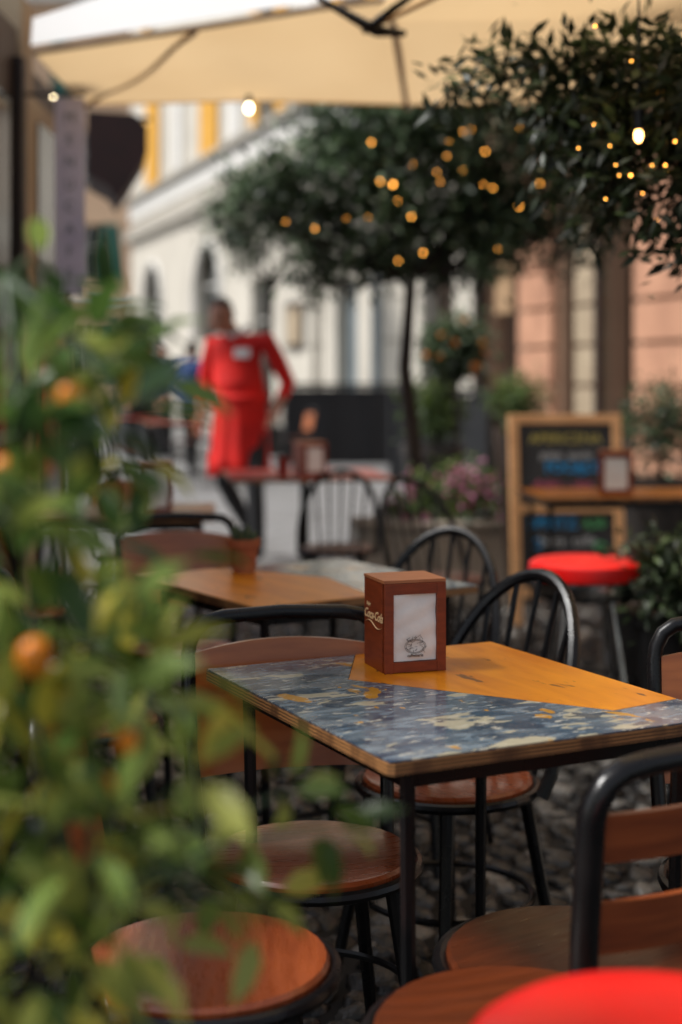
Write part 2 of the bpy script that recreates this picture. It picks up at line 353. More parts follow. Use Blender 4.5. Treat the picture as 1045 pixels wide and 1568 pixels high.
for i in range(16):
    a=i*2.4; r=.008+.0016*i; h=.04+.018*random.random()
    b.tube([(r*.6*math.cos(a),r*.6*math.sin(a),.07),(r*math.cos(a),r*math.sin(a),.07+h*.6),(r*1.3*math.cos(a),r*1.3*math.sin(a),.07+h)],[.006,.0075,.001],'cactus',7)
b.build('potted_succulent',(-.262,3.84,.7507))
b=MB(); b.lathe([(.035,0),(.05,.09),(.055,.09),(.055,.11),(.048,.11),(.045,.08),(.001,.08)],(0,0,0),'terra',24)
for i in range(12):
    a=i*2.4; b.tube([(0,0,.08),(.02*math.cos(a),.02*math.sin(a),.13),(.045*math.cos(a),.045*math.sin(a),.16)],[.003,.006,.001],'cactus',6)
b.build('potted_succulent',(-.90,5.6,.7507))
# ------------------------------------------------------------ chairs  (faces -Y, back at +Y, seat centre at origin)
def chair(loc,rz,kind='spindle',seat='seat'):
    b=MB(); r=.175; n=36
    b.lathe([(r*.93,.430),(r,.436),(r,.448),(r*.97,.454),(r*.9,.452),(.001,.446)],(0,0,0),seat,n)
    ring=[( (r+.008)*math.cos(2*math.pi*i/n),(r+.008)*math.sin(2*math.pi*i/n),.434) for i in range(n+1)]
    b.tube(ring,.0105,'black',8)
    for sx in(-1,1):
        for sy in(-1,1):
            b.tube([(sx*.11,sy*.11,.43),(sx*.135,sy*.14,.22),(sx*.165,sy*.175,0)],[.014,.013,.011],'black',8)
    rs=.175; ring=[(rs*math.cos(2*math.pi*i/n),rs*math.sin(2*math.pi*i/n),.21) for i in range(n+1)]
    b.tube(ring,.007,'black',6)
    if kind=='none': return b.build('low_stool',loc,rz)
    if kind=='spindle':
        def arch(t):
            x=.19*math.cos(t); z=.47+.37*math.sin(t)**.75; y=.13+.16*math.sin(t)**.8; return (x,y-.5*(abs(x)**2)*1.5,z)
        pts=[arch(math.pi*i/24) for i in range(25)]; pts=[(.185,.08,.43)]+pts+[(-.185,.08,.43)]
        b.tube(pts,.014,'black',8)
        for i in range(-2,3):
            x=i*.06; t=math.acos(x/.19); p=arch(t); b.tube([(x*.75,.165,.44),p],.0065,'black',6)
    else:
        wd=.185; sl=kind=='slat'; rr=.0165 if sl else .0135
        Y0,Y1,Y2=(.165,.180,.190) if sl else (.13,.17,.205)
        pts=[(wd-.01,Y0,.43),(wd,Y1,.60),(wd,Y2,.76),(wd-.004,Y2+.004,.785),(wd-.016,Y2+.008,.808),(wd-.036,Y2+.012,.822),(wd-.07,Y2+.018,.828),(0,Y2+.03,.831),(-wd+.07,Y2+.018,.828),(-wd+.036,Y2+.012,.822),(-wd+.016,Y2+.008,.808),(-wd+.004,Y2+.004,.785),(-wd,Y2,.76),(-wd,Y1,.60),(-wd+.01,Y0,.43)]
        b.tube(pts,rr,'black',10)
        def slat(z0,z1,k='orangew'):
            nn=12;vs=[];fs=[]
            for q,off in ((0,0),(1,.010)):
                for i in range(nn+1):
                    x=-(wd-.012)+2*(wd-.012)*i/nn; bow=.035*(1-(x/wd)**2)
                    for e in (0,1,2):
                        z=z0+(z1-z0)*e/2; tz=z+(.018*(1-(x/wd)**2) if (e==2 and kind=='panel') else 0)
                        yy=(.172+(z-.6)*.06 if sl else .14+(z-.5)*.2)+bow+off
                        vs.append((x,yy,tz))
            m3=3*(nn+1)
            for i in range(nn):
                for e in(0,1):
                    a=i*3+e; fs.append((a,a+3,a+4,a+1)); fs.append((m3+a,m3+a+1,m3+a+4,m3+a+3))
                a=i*3; fs.append((a,m3+a,m3+a+3,a+3)); a+=2; fs.append((a,a+3,m3+a+3,m3+a))
            for a in (0,1,nn*3,nn*3+1): fs.append((a,a+1,m3+a+1,m3+a))
            b.add(vs,fs,k)
        if kind=='panel': slat(.55,.765)
        else: slat(.700,.765,k='slatw') ; slat(.575,.645,k='slatw'); 
    return b.build('cafe_chair',loc,rz,bevel=0)
def CH(sx,sy,bx,by,kind='spindle',seat='seat'):
    rz=math.atan2(by-sy,bx-sx)-math.pi/2
    return chair((sx,sy,0),rz,kind,seat)
CH(-.05,2.47,-.15,2.85,'panel')
CH(.22,2.95,.43,3.13,'spindle')
CH(.18,3.80,.30,4.02,'spindle','seatdk')
CH(-.02,6.95,-.0,6.7,'spindle','seatdk')
CH(.42,5.9,.30,6.1,'spindle','seatdk')
CH(-.50,4.35,-.53,4.6,'panel')
CH(-.62,3.45,-.85,3.35,'panel')
CH(-.19,2.02,-.48,2.0,'panel','seat')
chair((.215,1.76,0),.3,'none','seatdk').scale=(1,1,1.05)
c_=CH(.352,2.085,.352+.57,2.085-.82,'slat','seatdk'); c_.scale=(1.1,1.18,.945)
CH(.72,2.36,.765,2.65,'panel','seatdk')
CH(-1.15,5.1,-1.3,4.9,'panel')
CH(-.95,6.7,-1.1,7.0,'panel','seatdk')
CH(1.15,4.0,1.3,4.1,'spindle','seatdk')
# ------------------------------------------------------------ red stools
def stool(loc,h=.69,rad=.18):
    b=MB(); n=48
    b.lathe([(rad*.93,h-.062),(rad*.99,h-.056),(rad*1.0,h-.03),(rad*.985,h-.012),(rad*.90,h-.002),(rad*.7,h+.003),(.001,h+.004)],(0,0,0),'redpaint',n)
    b.lathe([(rad*.90,h-.105),(rad*.92,h-.10),(rad*.92,h-.063),(rad*.90,h-.062)],(0,0,0),'chrome',n)
    b.lathe([(rad*.85,h-.12),(rad*.85,h-.10)],(0,0,0),'black',n)
    for i in range(4):
        a=math.pi/4+i*math.pi/2; c,s_=math.cos(a),math.sin(a)
        b.tube([(c*.10,s_*.10,h-.11),(c*.2,s_*.2,0)],.012,'chrome',10)
    for zz,rr in ((.22,.165),(.30,.155)):
        b.tube([(rr*math.cos(2*math.pi*i/n),rr*math.sin(2*math.pi*i/n),zz) for i in range(n+1)],.009,'chrome' if zz<.25 else 'black',8)
    b.build('bar_stool',loc)
stool((.285,1.245,0)); stool((.785,4.6,0))
# ------------------------------------------------------------ chalkboard A-frame
b=MB(); W,H=.60,1.09
for x in(-W/2+.025,W/2-.025): b.box((x,0,H/2),(.05,.03,H),'frame')
for z in(H-.025,.17): b.box((0,0,z),(W-.101,.028,.05),'frame')
b.box((0,.003,.62),(W-.101,.012,.85),'slate')
b.box((0,.002,.60),(W-.102,.026,.045),'frame')
for x in(-W/2+.025,W/2-.025): b.box((x,.22,H/2-.01),(.045,.025,H-.02),'darkwood',rx=R(-16))
b.box((0,.34,.17),(W-.1,.02,.05),'darkwood')
cb=b.build('chalkboard_sign',(1.18,7.35,0),R(6),bevel=.003,rx=R(-6))
text('APERICENA',cb,(0,-.0045,.94),.075,'chalk_yellow'); text('pizza  pasta',cb,(0,-.0045,.86),.06,'chalk_white')
text('FOCACCE',cb,(.06,-.0045,.79),.075,'chalk_blue',off=.002); text('dolci - vini',cb,(-.02,-.0045,.70),.075,'chalk_pink',off=.001)
text('SPRITZ',cb,(-.08,-.0045,.50),.085,'chalk_blue',off=.002); text('4,50',cb,(.14,-.0045,.5),.07,'chalk_green',off=.002); text('birra  caffe',cb,(0,-.0045,.41),.07,'chalk_white'); text('panini',cb,(.05,-.0045,.31),.08,'chalk_blue',off=.002); text('gelato',cb,(-.08,-.0045,.24),.07,'chalk_pink',off=.001)
b=MB()
for (x,z,k) in((.08,.80,'chalk_blue'),(-.17,.42,'chalk_blue'),(.17,.40,'chalk_green')):
    b.tube([(x+.03*math.cos(t*.6),-.005,z+.02*math.sin(t*.6)) for t in range(11)],.004,k,5)
b.build('chalk_drawing',(0,0,0),0,cb)
# ------------------------------------------------------------ umbrellas
def canopy(b,cx,cy,za,hx,hy,ze,k,rot=0,n=6):
    C=math.cos(rot);S=math.sin(rot)
    rim=[(1,0),(1,1),(0,1),(-1,1),(-1,0),(-1,-1),(0,-1),(1,-1)]
    W=lambda x,y,z:(cx+x*C-y*S,cy+x*S+y*C,z)
    for i in range(8):
        a=Vector((rim[i][0]*hx,rim[i][1]*hy));c=Vector((rim[(i+1)%8][0]*hx,rim[(i+1)%8][1]*hy))
        vs=[];fs=[]
        for p in range(n+1):
            for q in range(n+1):
                t=p/n;u=q/n; pt=(a*(1-u)+c*u)*t; z=za+(ze-za)*(t**1.05)+.014*t*math.sin(math.pi*u)
                vs.append(W(pt.x,pt.y,z))
        for p in range(n):
            for q in range(n): o=p*(n+1)+q; fs.append((o,o+n+1,o+n+2,o+1))
        b.add(vs,fs,k)
        b.tube([W(0,0,za-.03),W(a.x*.5,a.y*.5,(za+ze)/2-.012),W(a.x,a.y,ze-.012)],.009,'lightwood',6)
        b.tube([W(0,0,za-.45),W(a.x*.5,a.y*.5,(za+ze)/2-.02)],.007,'darkwood',6)
b=MB()
def sheet(b,lo,hi,k,nu=14,nv=5,sag=.02):
    def ev(L,t):
        s=t*(len(L)-1); i=min(int(s),len(L)-2); u=s-i; return Vector(L[i])*(1-u)+Vector(L[i+1])*u
    vs=[]
    for i in range(nu+1):
        a,c=ev(lo,i/nu),ev(hi,i/nu)
        for j in range(nv+1):
            p=a*(1-j/nv)+c*j/nv; p.z-=sag*math.sin(math.pi*j/nv)*abs(math.sin(math.pi*(i/nu)*(len(lo)-1))); vs.append(p)
    b.add(vs,[(i*(nv+1)+j,(i+1)*(nv+1)+j,(i+1)*(nv+1)+j+1,i*(nv+1)+j+1) for i in range(nu) for j in range(nv)],k)
far=[(-1.25,6.9,2.595),(-.45,6.9,2.615),(.32,6.9,2.595),(1.1,6.9,2.615),(1.9,6.9,2.60)]
near=[(-1.26,5.84,2.605),(-.67,5.865,2.70),(-.086,5.89,2.80),(.75,5.9,2.91),(1.6,5.9,3.02)]
sheet(b,far,near,'canvas',nu=24)
r1=[(-1.25,6.9,2.575),(-.60,5.87,2.695)]; r2=[(.32,6.9,2.575),(.2,5.9,2.825)]; r3=[(1.9,6.9,2.58),(1.3,5.9,2.97)]
for r_ in(r1,r2,r3): b.tube(r_,.014,'lightwood',6)
b.tube(near,.013,'lightwood',6); b.tube(far,.006,'canvas',6)
sheet(b,[(-1.26,5.80,2.625),(-.086,5.85,2.82),(1.6,5.86,3.04)],[(-1.213,5.62,2.69),(-.45,5.3,2.83),(1.0,4.7,3.15)],'canvaswhite',sag=-.01)
b.tube([(1.3,5.9,2.95),(2.3,6.2,3.0)],.03,'darkwood',8); b.tube([(2.3,6.2,3.2),(2.3,6.2,0)],.045,'darkwood',12); b.box((2.3,6.2,.04),(.8,.8,.08),'greybase')
b.build('patio_umbrella')
b=MB(); canopy(b,1.72,3.62,2.95,1.5,1.4,2.50,'canvas',R(4))
b.tube([(1.72,3.62,3.05),(1.72,3.62,0)],.028,'darkwood',12); b.box((1.72,3.62,.04),(.6,.6,.08),'greybase')
b.tube([(-.07,4.62,2.50),(.12,4.88,2.46),(.22,4.92,2.46)],[.010,.022,.012],'black',8); b.tube([(.08,4.88,2.46),(.3,4.6,2.56)],.014,'black',8)
b.build('patio_umbrella')
# ------------------------------------------------------------ cafe frontage on the left (single storey; height and unseen near end shaped for sun and shade)
b=MB()
b.box((-1.75,3.7,1.55),(.6,3.4,3.1),'darkwood'); b.box((-1.75,5.9,1.42),(.6,1.0,2.84),'darkwood'); b.box((-1.74,6.52,1.5),(.62,.22,3.0),'beige'); b.box((-1.76,7.22,1.375),(.56,1.18,2.75),'darkwood')
b.box((-1.465,7.1,1.35),(.03,.8,2.5),'beige'); b.box((-1.45,7.1,1.4),(.02,.6,2.2),'glass')
for y in(3.2,3.9,4.6,5.3,6.0): b.box((-1.445,y,1.4),(.02,.5,2.2),'glass'); b.box((-1.43,y+.35,1.4),(.05,.08,2.6),'darkwood')
b.build('cafe_frontage',bevel=.01)
bx=-1.215
b=MB(); b.box((bx,6.4,2.09),(.135,.006,.88),'banner'); b.tube([(-1.46,6.4,2.545),(bx+.07,6.4,2.545)],.008,'black',6); b.tube([(bx-.065,6.4,1.65),(bx+.065,6.4,1.65)],.005,'black',6)
bn=b.build('menu_banner')
for i,t_ in enumerate(('M','E','N','U','C','A','F','E')): text(t_,bn,(bx,6.394,2.42-.10*i),.065,'door_grey')
b=MB(); prof=[(-1.60,2.96),(-1.30,2.94),(-1.22,2.86),(-1.22,2.70),(-1.34,2.50),(-1.42,2.40),(-1.46,2.48),(-1.60,2.56)]
vs=[(x,9.0,z) for x,z in prof]+[(x-.15,9.9,z+.02) for x,z in prof]; m=len(prof)
b.add(vs,[tuple(range(m)),tuple(range(2*m-1,m-1,-1))]+[(i,m+i,m+(i+1)%m,(i+1)%m) for i in range(m)],'awning'); b.tube([(-1.6,9.4,2.95),(-1.2,8.95,2.9)],.015,'black',6)
b.build('folded_awning')
# ------------------------------------------------------------ street buildings
def wall(b,x0,x1,z0,z1,ops,k,y=0,depth=.25):
    xs=sorted({x0,x1}|{o[0] for o in ops}|{o[1] for o in ops}); zs=sorted({z0,z1}|{o[2] for o in ops}|{o[3] for o in ops})
    for i in range(len(xs)-1):
        for j in range(len(zs)-1):
            cx=(xs[i]+xs[i+1])/2;cz=(zs[j]+zs[j+1])/2
            if any(o[0]<cx<o[1] and o[2]<cz<o[3] for o in ops): continue
            b.add([(xs[i],y,zs[j]),(xs[i+1],y,zs[j]),(xs[i+1],y,zs[j+1]),(xs[i],y,zs[j+1])],[(0,1,2,3)],k)
    for o in ops:
        a,c,p,q=o[:4]; kk=o[4]; yd=y-depth
        b.add([(a,y,p),(a,yd,p),(a,yd,q),(a,y,q)],[(0,1,2,3)],k); b.add([(c,y,p),(c,yd,p),(c,yd,q),(c,y,q)],[(0,1,2,3)],k)
        b.add([(a,y,q),(a,yd,q),(c,yd,q),(c,y,q)],[(0,1,2,3)],k); b.add([(a,y,p),(a,yd,p),(c,yd,p),(c,y,p)],[(0,1,2,3)],k)
        b.add([(a,yd,p),(c,yd,p),(c,yd,q),(a,yd,q)],[(0,1,2,3)],kk)
        mx=(a+c)/2
        if kk=='glass':
            b.box((mx,yd+.03,(p+q)/2),(.06,.05,q-p),'white_trim'); 
            b.box((mx,yd+.032,p+(q-p)*.6),(c-a,.045,.05),'white_trim')
        if len(o)>5 and o[5]=='arch':
            r=(c-a)/2; N=8
            for s_ in(-1,1):
                arc=[(mx+s_*r*math.cos(math.pi/2*i/N),y+.002,q-r+r*math.sin(math.pi/2*i/N)) for i in range(N+1)]
                b.add([(mx+s_*r,y+.002,q)]+arc,[tuple(range(N+2))],k)
            arc=[(mx+r*1.1*math.cos(math.pi*i/16),y+.03,q-r+r*1.1*math.sin(math.pi*i/16)) for i in range(17)]
            b.tube([(c+r*.1,y+.03,p)]+arc+[(a-r*.1,y+.03,p)],.07,'white_trim',6)
b=MB()
ops=[(13.3,15.5,1.5,4.4,'glass','arch'),(7.2,9.6,2.2,4.4,'glass','arch'),(-1.6,-.5,.1,3.0,'door_grey'),(3.6,4.8,1.2,3.4,'glass'),(-5.6,-4.4,.1,3.0,'darkwood')]
wall(b,-6.5,17.4,0,5.3,ops,'cream')
ops=[(13.6,14.8,6.6,9.0,'glass'),(7.5,8.7,6.6,9.0,'glass'),(2.9,4.1,6.6,9.0,'glass'),(-2.2,-1.0,6.6,9.0,'glass')]+[(x,x+1.2,11,13,'glass') for x in(13.6,7.5,2.9,-2.2)]
wall(b,-6.5,17.4,5.6,15,ops,'cream')
b.box((5.45,.08,5.45),(24.1,.22,.3),'greybase'); b.box((5.45,.02,6.15),(23.9,.08,.5),'white_trim'); b.box((5.45,.10,6.47),(24.0,.22,.12),'greybase')
b.box((5.45,.2,15.1),(24.4,.8,.4),'white_trim'); b.box((5.45,-5.3,7.5),(23.9,10,15),'cream')
for x in(13.6,7.5):
    b.box((x+.3,.06,7.8),(.8,.05,2.6),'yellow_sh'); b.box((x+1.1,.06,7.8),(.76,.05,2.6),'yellow_sh')
for x in(2.9,-2.2): 
    for e in(-.33,1.53): b.box((x+e,.06,7.8),(.6,.05,2.4),'yellow_sh')
for x in(13.6,7.5,2.9,-2.2):
    for e in(-.33,1.53): b.box((x+e,.06,12),(.6,.05,2),'yellow_sh')
for x in(11.4,6.0,.9,-3): b.box((x,.04,7.8),(.9,.06,2.3),'white_trim')
for z in(1.2,1.9,2.6,3.3,4.0,4.7):
    b.box((-3.6,.012,z),(1.5,.03,.035),'greybase'); b.box((.7,.012,z),(1.2,.03,.035),'greybase')
b.box((5.45,.04,.35),(23.95,.08,.7),'greybase')
b.box((1.72,.04,2.3),(1.0,.06,.9),'darkwood'); b.box((1.72,.075,2.3),(.8,.01,.7),'beige')
b.box((-2.6,.04,1.9),(.25,.08,3.2),'door_grey'); b.tube([(.3,.12,0),(.3,.12,5.2)],.06,'greybase',8)
b.build('cream_townhouse',(-.27,26,0),R(110))
b=MB()
ops=[(-7.7,-6.75,.05,3.1,'darkwood'),(-9.3,-8.8,.05,3.6,'darkwood'),(-10.6,-9.95,.05,3.6,'darkwood'),(-13.8,-12.2,.05,3.3,'glass'),(-16.6,-15,.05,3.3,'glass')]
wall(b,-24,-6.52,0,5.2,ops,'peach2'); wall(b,-24,-6.52,5.5,14,[(x,x+1.2,7,9.2,'glass') for x in(-8.8,-12,-15.4,-19)],'peach2')
b.box((-15.26,.08,5.35),(17.6,.24,.3),'white_trim'); b.box((-15.26,-5.3,7),(17.46,10,14),'peach2')
for (x,wd_,k) in((-8.28,.9,'pink'),(-9.62,.6,'beige'),(-11.2,1.1,'pink'),(-14.4,1.0,'pink'),(-17.6,1.6,'pink')):
    z=.25
    while z<5: b.box((x,.05,z+.22),(wd_,.12,.43),k); z+=.48
b.box((-7.2,.05,3.3),(1.2,.1,.4),'greybase'); b.box((-7.3,.03,2.5),(.5,.05,.7),'lightwood')
b.box((-8.5,.32,3.2),(.08,.5,.5),'darkwood'); b.tube([(-9.95,.16,.1),(-9.95,.16,5)],.05,'awning',8); b.box((-6.62,.08,2.6),(.2,.14,5.2),'darkwood')
b.build('pink_townhouse',(-.27,26,0),R(110))
b=MB(); ops=[(x,x+1.2,z,z+2.1,'glass') for x in(-10.2,-6.6,-3.2,.2,3.6) for z in(1.2,4.8,8.2,11.4)]
wall(b,-14,8,0,15,ops,'peach'); b.box((-3,.1,4.1),(22,.25,.25),'white_trim'); b.box((-3,-5.4,7.5),(21.9,10,15),'peach'); b.box((-3,.2,15.1),(22.4,.9,.4),'white_trim')
for o in ops:
    for xx in(o[0]-.32,o[1]+.32): b.box((xx,.05,(o[2]+o[3])/2),(.58,.05,2.1),'green_sh')
b.build('peach_townhouse',(-8.5,52,0),R(180))
def planterrail(loc,rz,L,H=1.05):
    b=MB(); b.box((0,0,(H-.05)/2),(L,.40,H-.05),'blackpl'); 
    for i in range(int(L/.5)+1): b.box((-L/2+.03+i*(L-.06)/int(L/.5),-.22,H/2),(.05,.05,H-.1),'blackpl')
    b.box((0,0,H),(L+.04,.46,.06),'blackpl'); b.build('black_planter_box',loc,rz)
planterrail((.1,21,0),R(6),1.9,1.17); planterrail((1.25,17,0),R(-30),1.3,1.12); planterrail((-3.4,24,0),R(110),3)
# ------------------------------------------------------------ plants
def olive(name,base,top,blobs,dens,k='olive',size=.075,pot=(.26,.5),tr=.04):
    e=empty(name,(0,0,0)); b=MB(); bx,by=base; 
    p=[Vector((bx,by,.3)),Vector((bx-.03,by,.9)),Vector((top[0]-.04,top[1],top[2]*.7)),Vector(top)]
    b.tube(p,[tr*1.3,tr,tr*.9,tr*.7],'bark',8)
    for (x,y,z,r,n_) in blobs:
        c=Vector((x,y,z)); mid=(p[-1]+c)/2+Vector((random.uniform(-.05,.05),random.uniform(-.05,.05),-.04))
        b.tube([p[-1],mid,c],[tr*.5,tr*.35,tr*.12],'bark',6)
        for q in range(5):
            u=Vector((random.gauss(0,1),random.gauss(0,1),random.gauss(0,1))).normalized()*r*.9
            b.tube([mid*.4+c*.6,c+u*.5,c+u],[tr*.2,tr*.12,.002],'bark',5)
    b.build('trunk_and_limbs',parent=e)
    if pot:
        r,h=pot; b=MB(); b.lathe([(r*.7,0),(r*.95,h*.9),(r*1.05,h*.9),(r*1.05,h),(r*.93,h),(r*.9,h*.85),(.001,h*.85)],(bx,by,0),'pot_dark',28); b.build('pot',parent=e)
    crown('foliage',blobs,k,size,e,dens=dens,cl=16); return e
Y=8.5
bl=[(.459,2.476,.42,900),(.148,2.67,.30,600),(.77,2.67,.34,700),(-.086,2.36,.26,420),(-.163,2.05,.18,200),(-.5,2.26,.20,240),(.3,2.165,.27,480),(.926,2.24,.32,650),(.69,2.126,.26,420),(1.2,2.51,.34,620),(1.39,2.2,.24,300),(1.16,2.83,.3,450),(-.125,1.86,.11,80),(.46,2.85,.33,560),(0,2.80,.24,350),(-.32,2.40,.18,200),(1.55,2.6,.3,350),(.12,1.98,.14,130),(.85,1.98,.16,150)]
tree=olive('olive_tree',(.46,Y),(.42,Y,1.9),[(x,Y+random.uniform(-.25,.25),z,r,n_) for x,z,r,n_ in bl],2.6,tr=.045)
b=MB()
FL=[(.255,2.476),(.29,2.38),(.35,2.345),(.614,2.637),(.614,2.58),(.614,2.43),(.854,2.626),(.787,2.757),(.854,2.442),(.88,2.364),(.404,2.22),(.142,2.225),(.03,2.243),(.472,1.99),(.337,1.98),(.723,2.513),(.93,2.056),(-.345,2.195),(-.176,2.15),(.442,2.543),(1.05,2.7),(1.2,2.45),(1.1,2.3),(.2,2.7),(.7,2.7),(.58,2.52),(.33,2.42)]
for i,(x,z) in enumerate(FL):
    b.ell((x*.94+random.uniform(-.02,.02),7.95+random.uniform(-.15,.25),1.27+(z-1.27)*.95+random.uniform(-.02,.02)),random.choice((.0028,.0038,.0048,.006)),'bulb',8)
b.build('fairy_lights',parent=tree)
olive('olive_tree',(-1.13,23),(-1.13,23,2.7),[(-1.81,23,3.8,.45,400),(-1.28,22.8,4.1,.6,600),(-.76,23,3.9,.5,500),(-1.5,23,3.35,.4,300),(-.4,23,3.5,.4,260)],2.0,size=.12,tr=.07)
bl=[(.32,4.1,2.10,.06,45),(.47,4.0,2.12,.10,110),(.62,3.9,2.09,.12,200),(.78,3.8,2.06,.13,260),(.92,3.8,2.0,.15,300),(.63,3.9,1.98,.10,120),(.76,3.8,1.88,.13,220),(.9,3.7,1.78,.14,240),(.93,3.7,1.62,.10,120),(.68,3.9,1.82,.09,80),(1.1,3.8,1.9,.22,400),(1.15,3.8,2.05,.18,300),(.78,4.1,1.74,.08,60),(1.3,3.7,2.0,.25,400),(.88,3.5,2.0,.12,180)]
e=empty('olive_tree'); b=MB(); b.tube([(1.35,3.9,0),(1.33,3.9,.9),(1.36,3.85,1.6),(1.2,3.85,2.1)],[.07,.055,.045,.03],'bark',10)
for (x,y,z,r,n_) in bl:
    b.tube([(1.25,3.85,1.95),((x+1.25)/2,y,z+.08),(x,y,z),(x-.06,y,z-r)],[.014,.009,.004,.0015],'bark',6)
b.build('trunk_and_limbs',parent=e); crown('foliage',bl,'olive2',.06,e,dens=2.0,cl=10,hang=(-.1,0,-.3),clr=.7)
b=MB()
for (x,z) in [(.82,1.87),(.854,1.87),(.9,1.865),(.917,1.90),(.956,1.90),(.889,1.817),(.793,1.957),(.745,2.02),(.783,2.086),(.749,2.31),(.856,2.207),(.937,2.095),(.985,1.97),(.81,1.90),(.7,1.95),(.78,1.80),(.93,1.74)]:
    b.ell((x*.86,3.62,1.27+(z-1.27)*.86),random.choice((.0020,.0027,.0032)),'bulb',8)
b.build('fairy_lights',parent=e)
b=MB(); b.ell((.74,3.55,1.875),(.011,.011,.018),'bulb_big',12); b.lathe([(.013,0),(.015,.05),(.006,.06)],(.74,3.55,1.888),'black',12); b.tube([(.74,3.55,1.94),(.74,3.55,2.6)],.003,'black',5); b.build('pendant_bulb')
b=MB(); b.ell((-.435,6.75,2.55),(.015,.015,.022),'bulb_white',12); b.lathe([(.014,0),(.014,.04)],(-.435,6.75,2.57),'black',10); b.build('pendant_bulb')
b=MB(); b.ell((-1.37,6.8,2.62),(.009,.009,.012),'bulb_white',12); b.lathe([(.010,0),(.010,.03)],(-1.37,6.8,2.630),'black',10); b.build('pendant_bulb')
def bush(name,c,r,n_,k='bush',pot=(.2,.45),potk='pot_dark',size=.05,frn=0,frk='orange',frr=.03):
    e=empty(name); b=MB(); x,y,z=c
    if pot: rr,h=pot; b.lathe([(rr*.7,0),(rr*.95,h*.9),(rr*1.05,h*.9),(rr*1.05,h),(rr*.9,h),(rr*.9,h*.85),(.001,h*.85)],(x,y,0),potk,24)
    b.tube([(x,y,.2),(x+.01,y,z-r*.3)],[.025,.015],'bark',7)
    for q in range(10):
        u=Vector((random.gauss(0,1),random.gauss(0,1),random.gauss(0,1))).normalized()*r*.85; b.tube([(x,y,z-r*.3),Vector(c)+u],[.008,.002],'bark',5)
    b.build('pot_and_stem',parent=e)
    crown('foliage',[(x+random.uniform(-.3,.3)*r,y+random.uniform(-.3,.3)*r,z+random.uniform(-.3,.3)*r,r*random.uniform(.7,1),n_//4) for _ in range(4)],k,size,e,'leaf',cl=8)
    if frn:
        b=MB()
        for q in range(frn):
            u=Vector((random.gauss(0,1),-abs(random.gauss(0,1)),random.gauss(0,1))).normalized()*r*.95; b.ell(Vector(c)+u,frr,frk,10)
        b.build('fruit',parent=e)
    return e
bush('orange_topiary',(.88,11,1.50),.24,1500,'olive',size=.08,frn=16,frr=.028)
bush('potted_shrub',(.72,11.2,1.02),.24,1300,pot=(.24,.75),size=.06); bush('potted_shrub',(1.5,12,1.08),.22,1000,pot=(.2,.8),size=.06)
bush('potted_shrub',(1.78,8,1.0),.26,1200,'olive',pot=(.25,.7)); bush('potted_shrub',(1.08,4.5,.62),.17,1300,'olive2',pot=None,size=.045)
b=MB(); b.prism([(-.2,-.2),(.2,-.2),(.2,.2),(-.2,.2)],0,.5,'pot_dark'); b.box((0,0,.5),(.44,.44,.04),'pot_dark'); b.build('square_planter',(1.12,4.75,0),R(8),bevel=.008)
e=empty('flower_planter'); b=MB(); b.prism([(-.45,-.17),(.45,-.17),(.48,.17),(-.48,.17)],0,.46,'planter_lt'); b.box((0,0,.46),(.98,.40,.04),'planter_lt'); p=b.build('planter',(.55,8.05,0),R(5),parent=e,bevel=.01)
crown('foliage',[(.69,8.05,.62,.17,700),(.45,8.05,.57,.15,500),(.86,8.05,.57,.13,500)],'bush',.05,e,'leaf',cl=8)
crown('petals',[(.70,7.90,.68,.13,130),(.4,7.90,.62,.12,60),(.85,7.90,.6,.1,40)],'pinkfl',.038,e,'leaf',cl=5)
# foreground citrus
e=empty('kumquat_tree')
cb_=[(-.253,1.36,.03,6),(-.232,1.31,.06,24),(-.192,1.28,.055,18),(-.247,1.24,.06,26),(-.192,1.22,.05,14),(-.162,1.25,.035,7),(-.242,1.16,.06,30),(-.197,1.13,.055,18),(-.155,1.124,.035,6),(-.232,1.07,.06,28),(-.180,1.07,.055,22),(-.135,1.043,.035,8),(-.232,.998,.05,20),(-.165,1.003,.05,15),(-.107,.983,.025,5),(-.237,.928,.055,22),(-.180,.943,.045,12),(-.105,.913,.04,8),(-.045,.930,.028,6),(-.012,.900,.025,5),(-.172,.873,.05,9),(-.232,.817,.055,24),(-.105,.843,.04,8),(-.061,.817,.03,5),(-.192,.797,.055,14),(-.25,.87,.05,16)]
for q in range(30): cb_.append((random.uniform(-.75,-.30),random.uniform(.6,1.42),.08,18))
P=[];D=[];RN=[];b=MB(); fork=Vector((-.42,1.2,.55))
b.tube([(-.42,1.2,.2),fork],[.02,.016],'bark',8)
limbs=[]
for a in range(7):
    top=Vector((-.20-.07*a,1.12+.03*(a%3),[.85,1.35,1.2,1.45,1.1,1.4,.9][a])); limbs.append((fork,(fork+top)/2+Vector((-.03,0,-.05)),top)); b.tube(limbs[-1],[.010,.007,.003],'bark',6)
for (x,z,r,n_) in cb_:
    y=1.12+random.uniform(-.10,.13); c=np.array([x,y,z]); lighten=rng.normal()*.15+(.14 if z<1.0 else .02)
    lb=min(limbs,key=lambda L:min((Vector(c)-L[1]).length,(Vector(c)-L[2]).length)); s0=lb[1] if (Vector(c)-lb[1]).length<(Vector(c)-lb[2]).length else lb[2]
    b.tube([s0,(s0+Vector(c))/2+Vector((0,0,.015)),Vector(c)],[.0035,.0025,.0018],'cactus',5)
    for i in range(n_):
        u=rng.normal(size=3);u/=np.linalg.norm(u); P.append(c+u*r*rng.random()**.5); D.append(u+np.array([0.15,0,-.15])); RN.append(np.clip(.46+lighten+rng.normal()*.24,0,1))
b.build('stems',parent=e)
P=np.array(P);D=np.array(D); n=len(P)
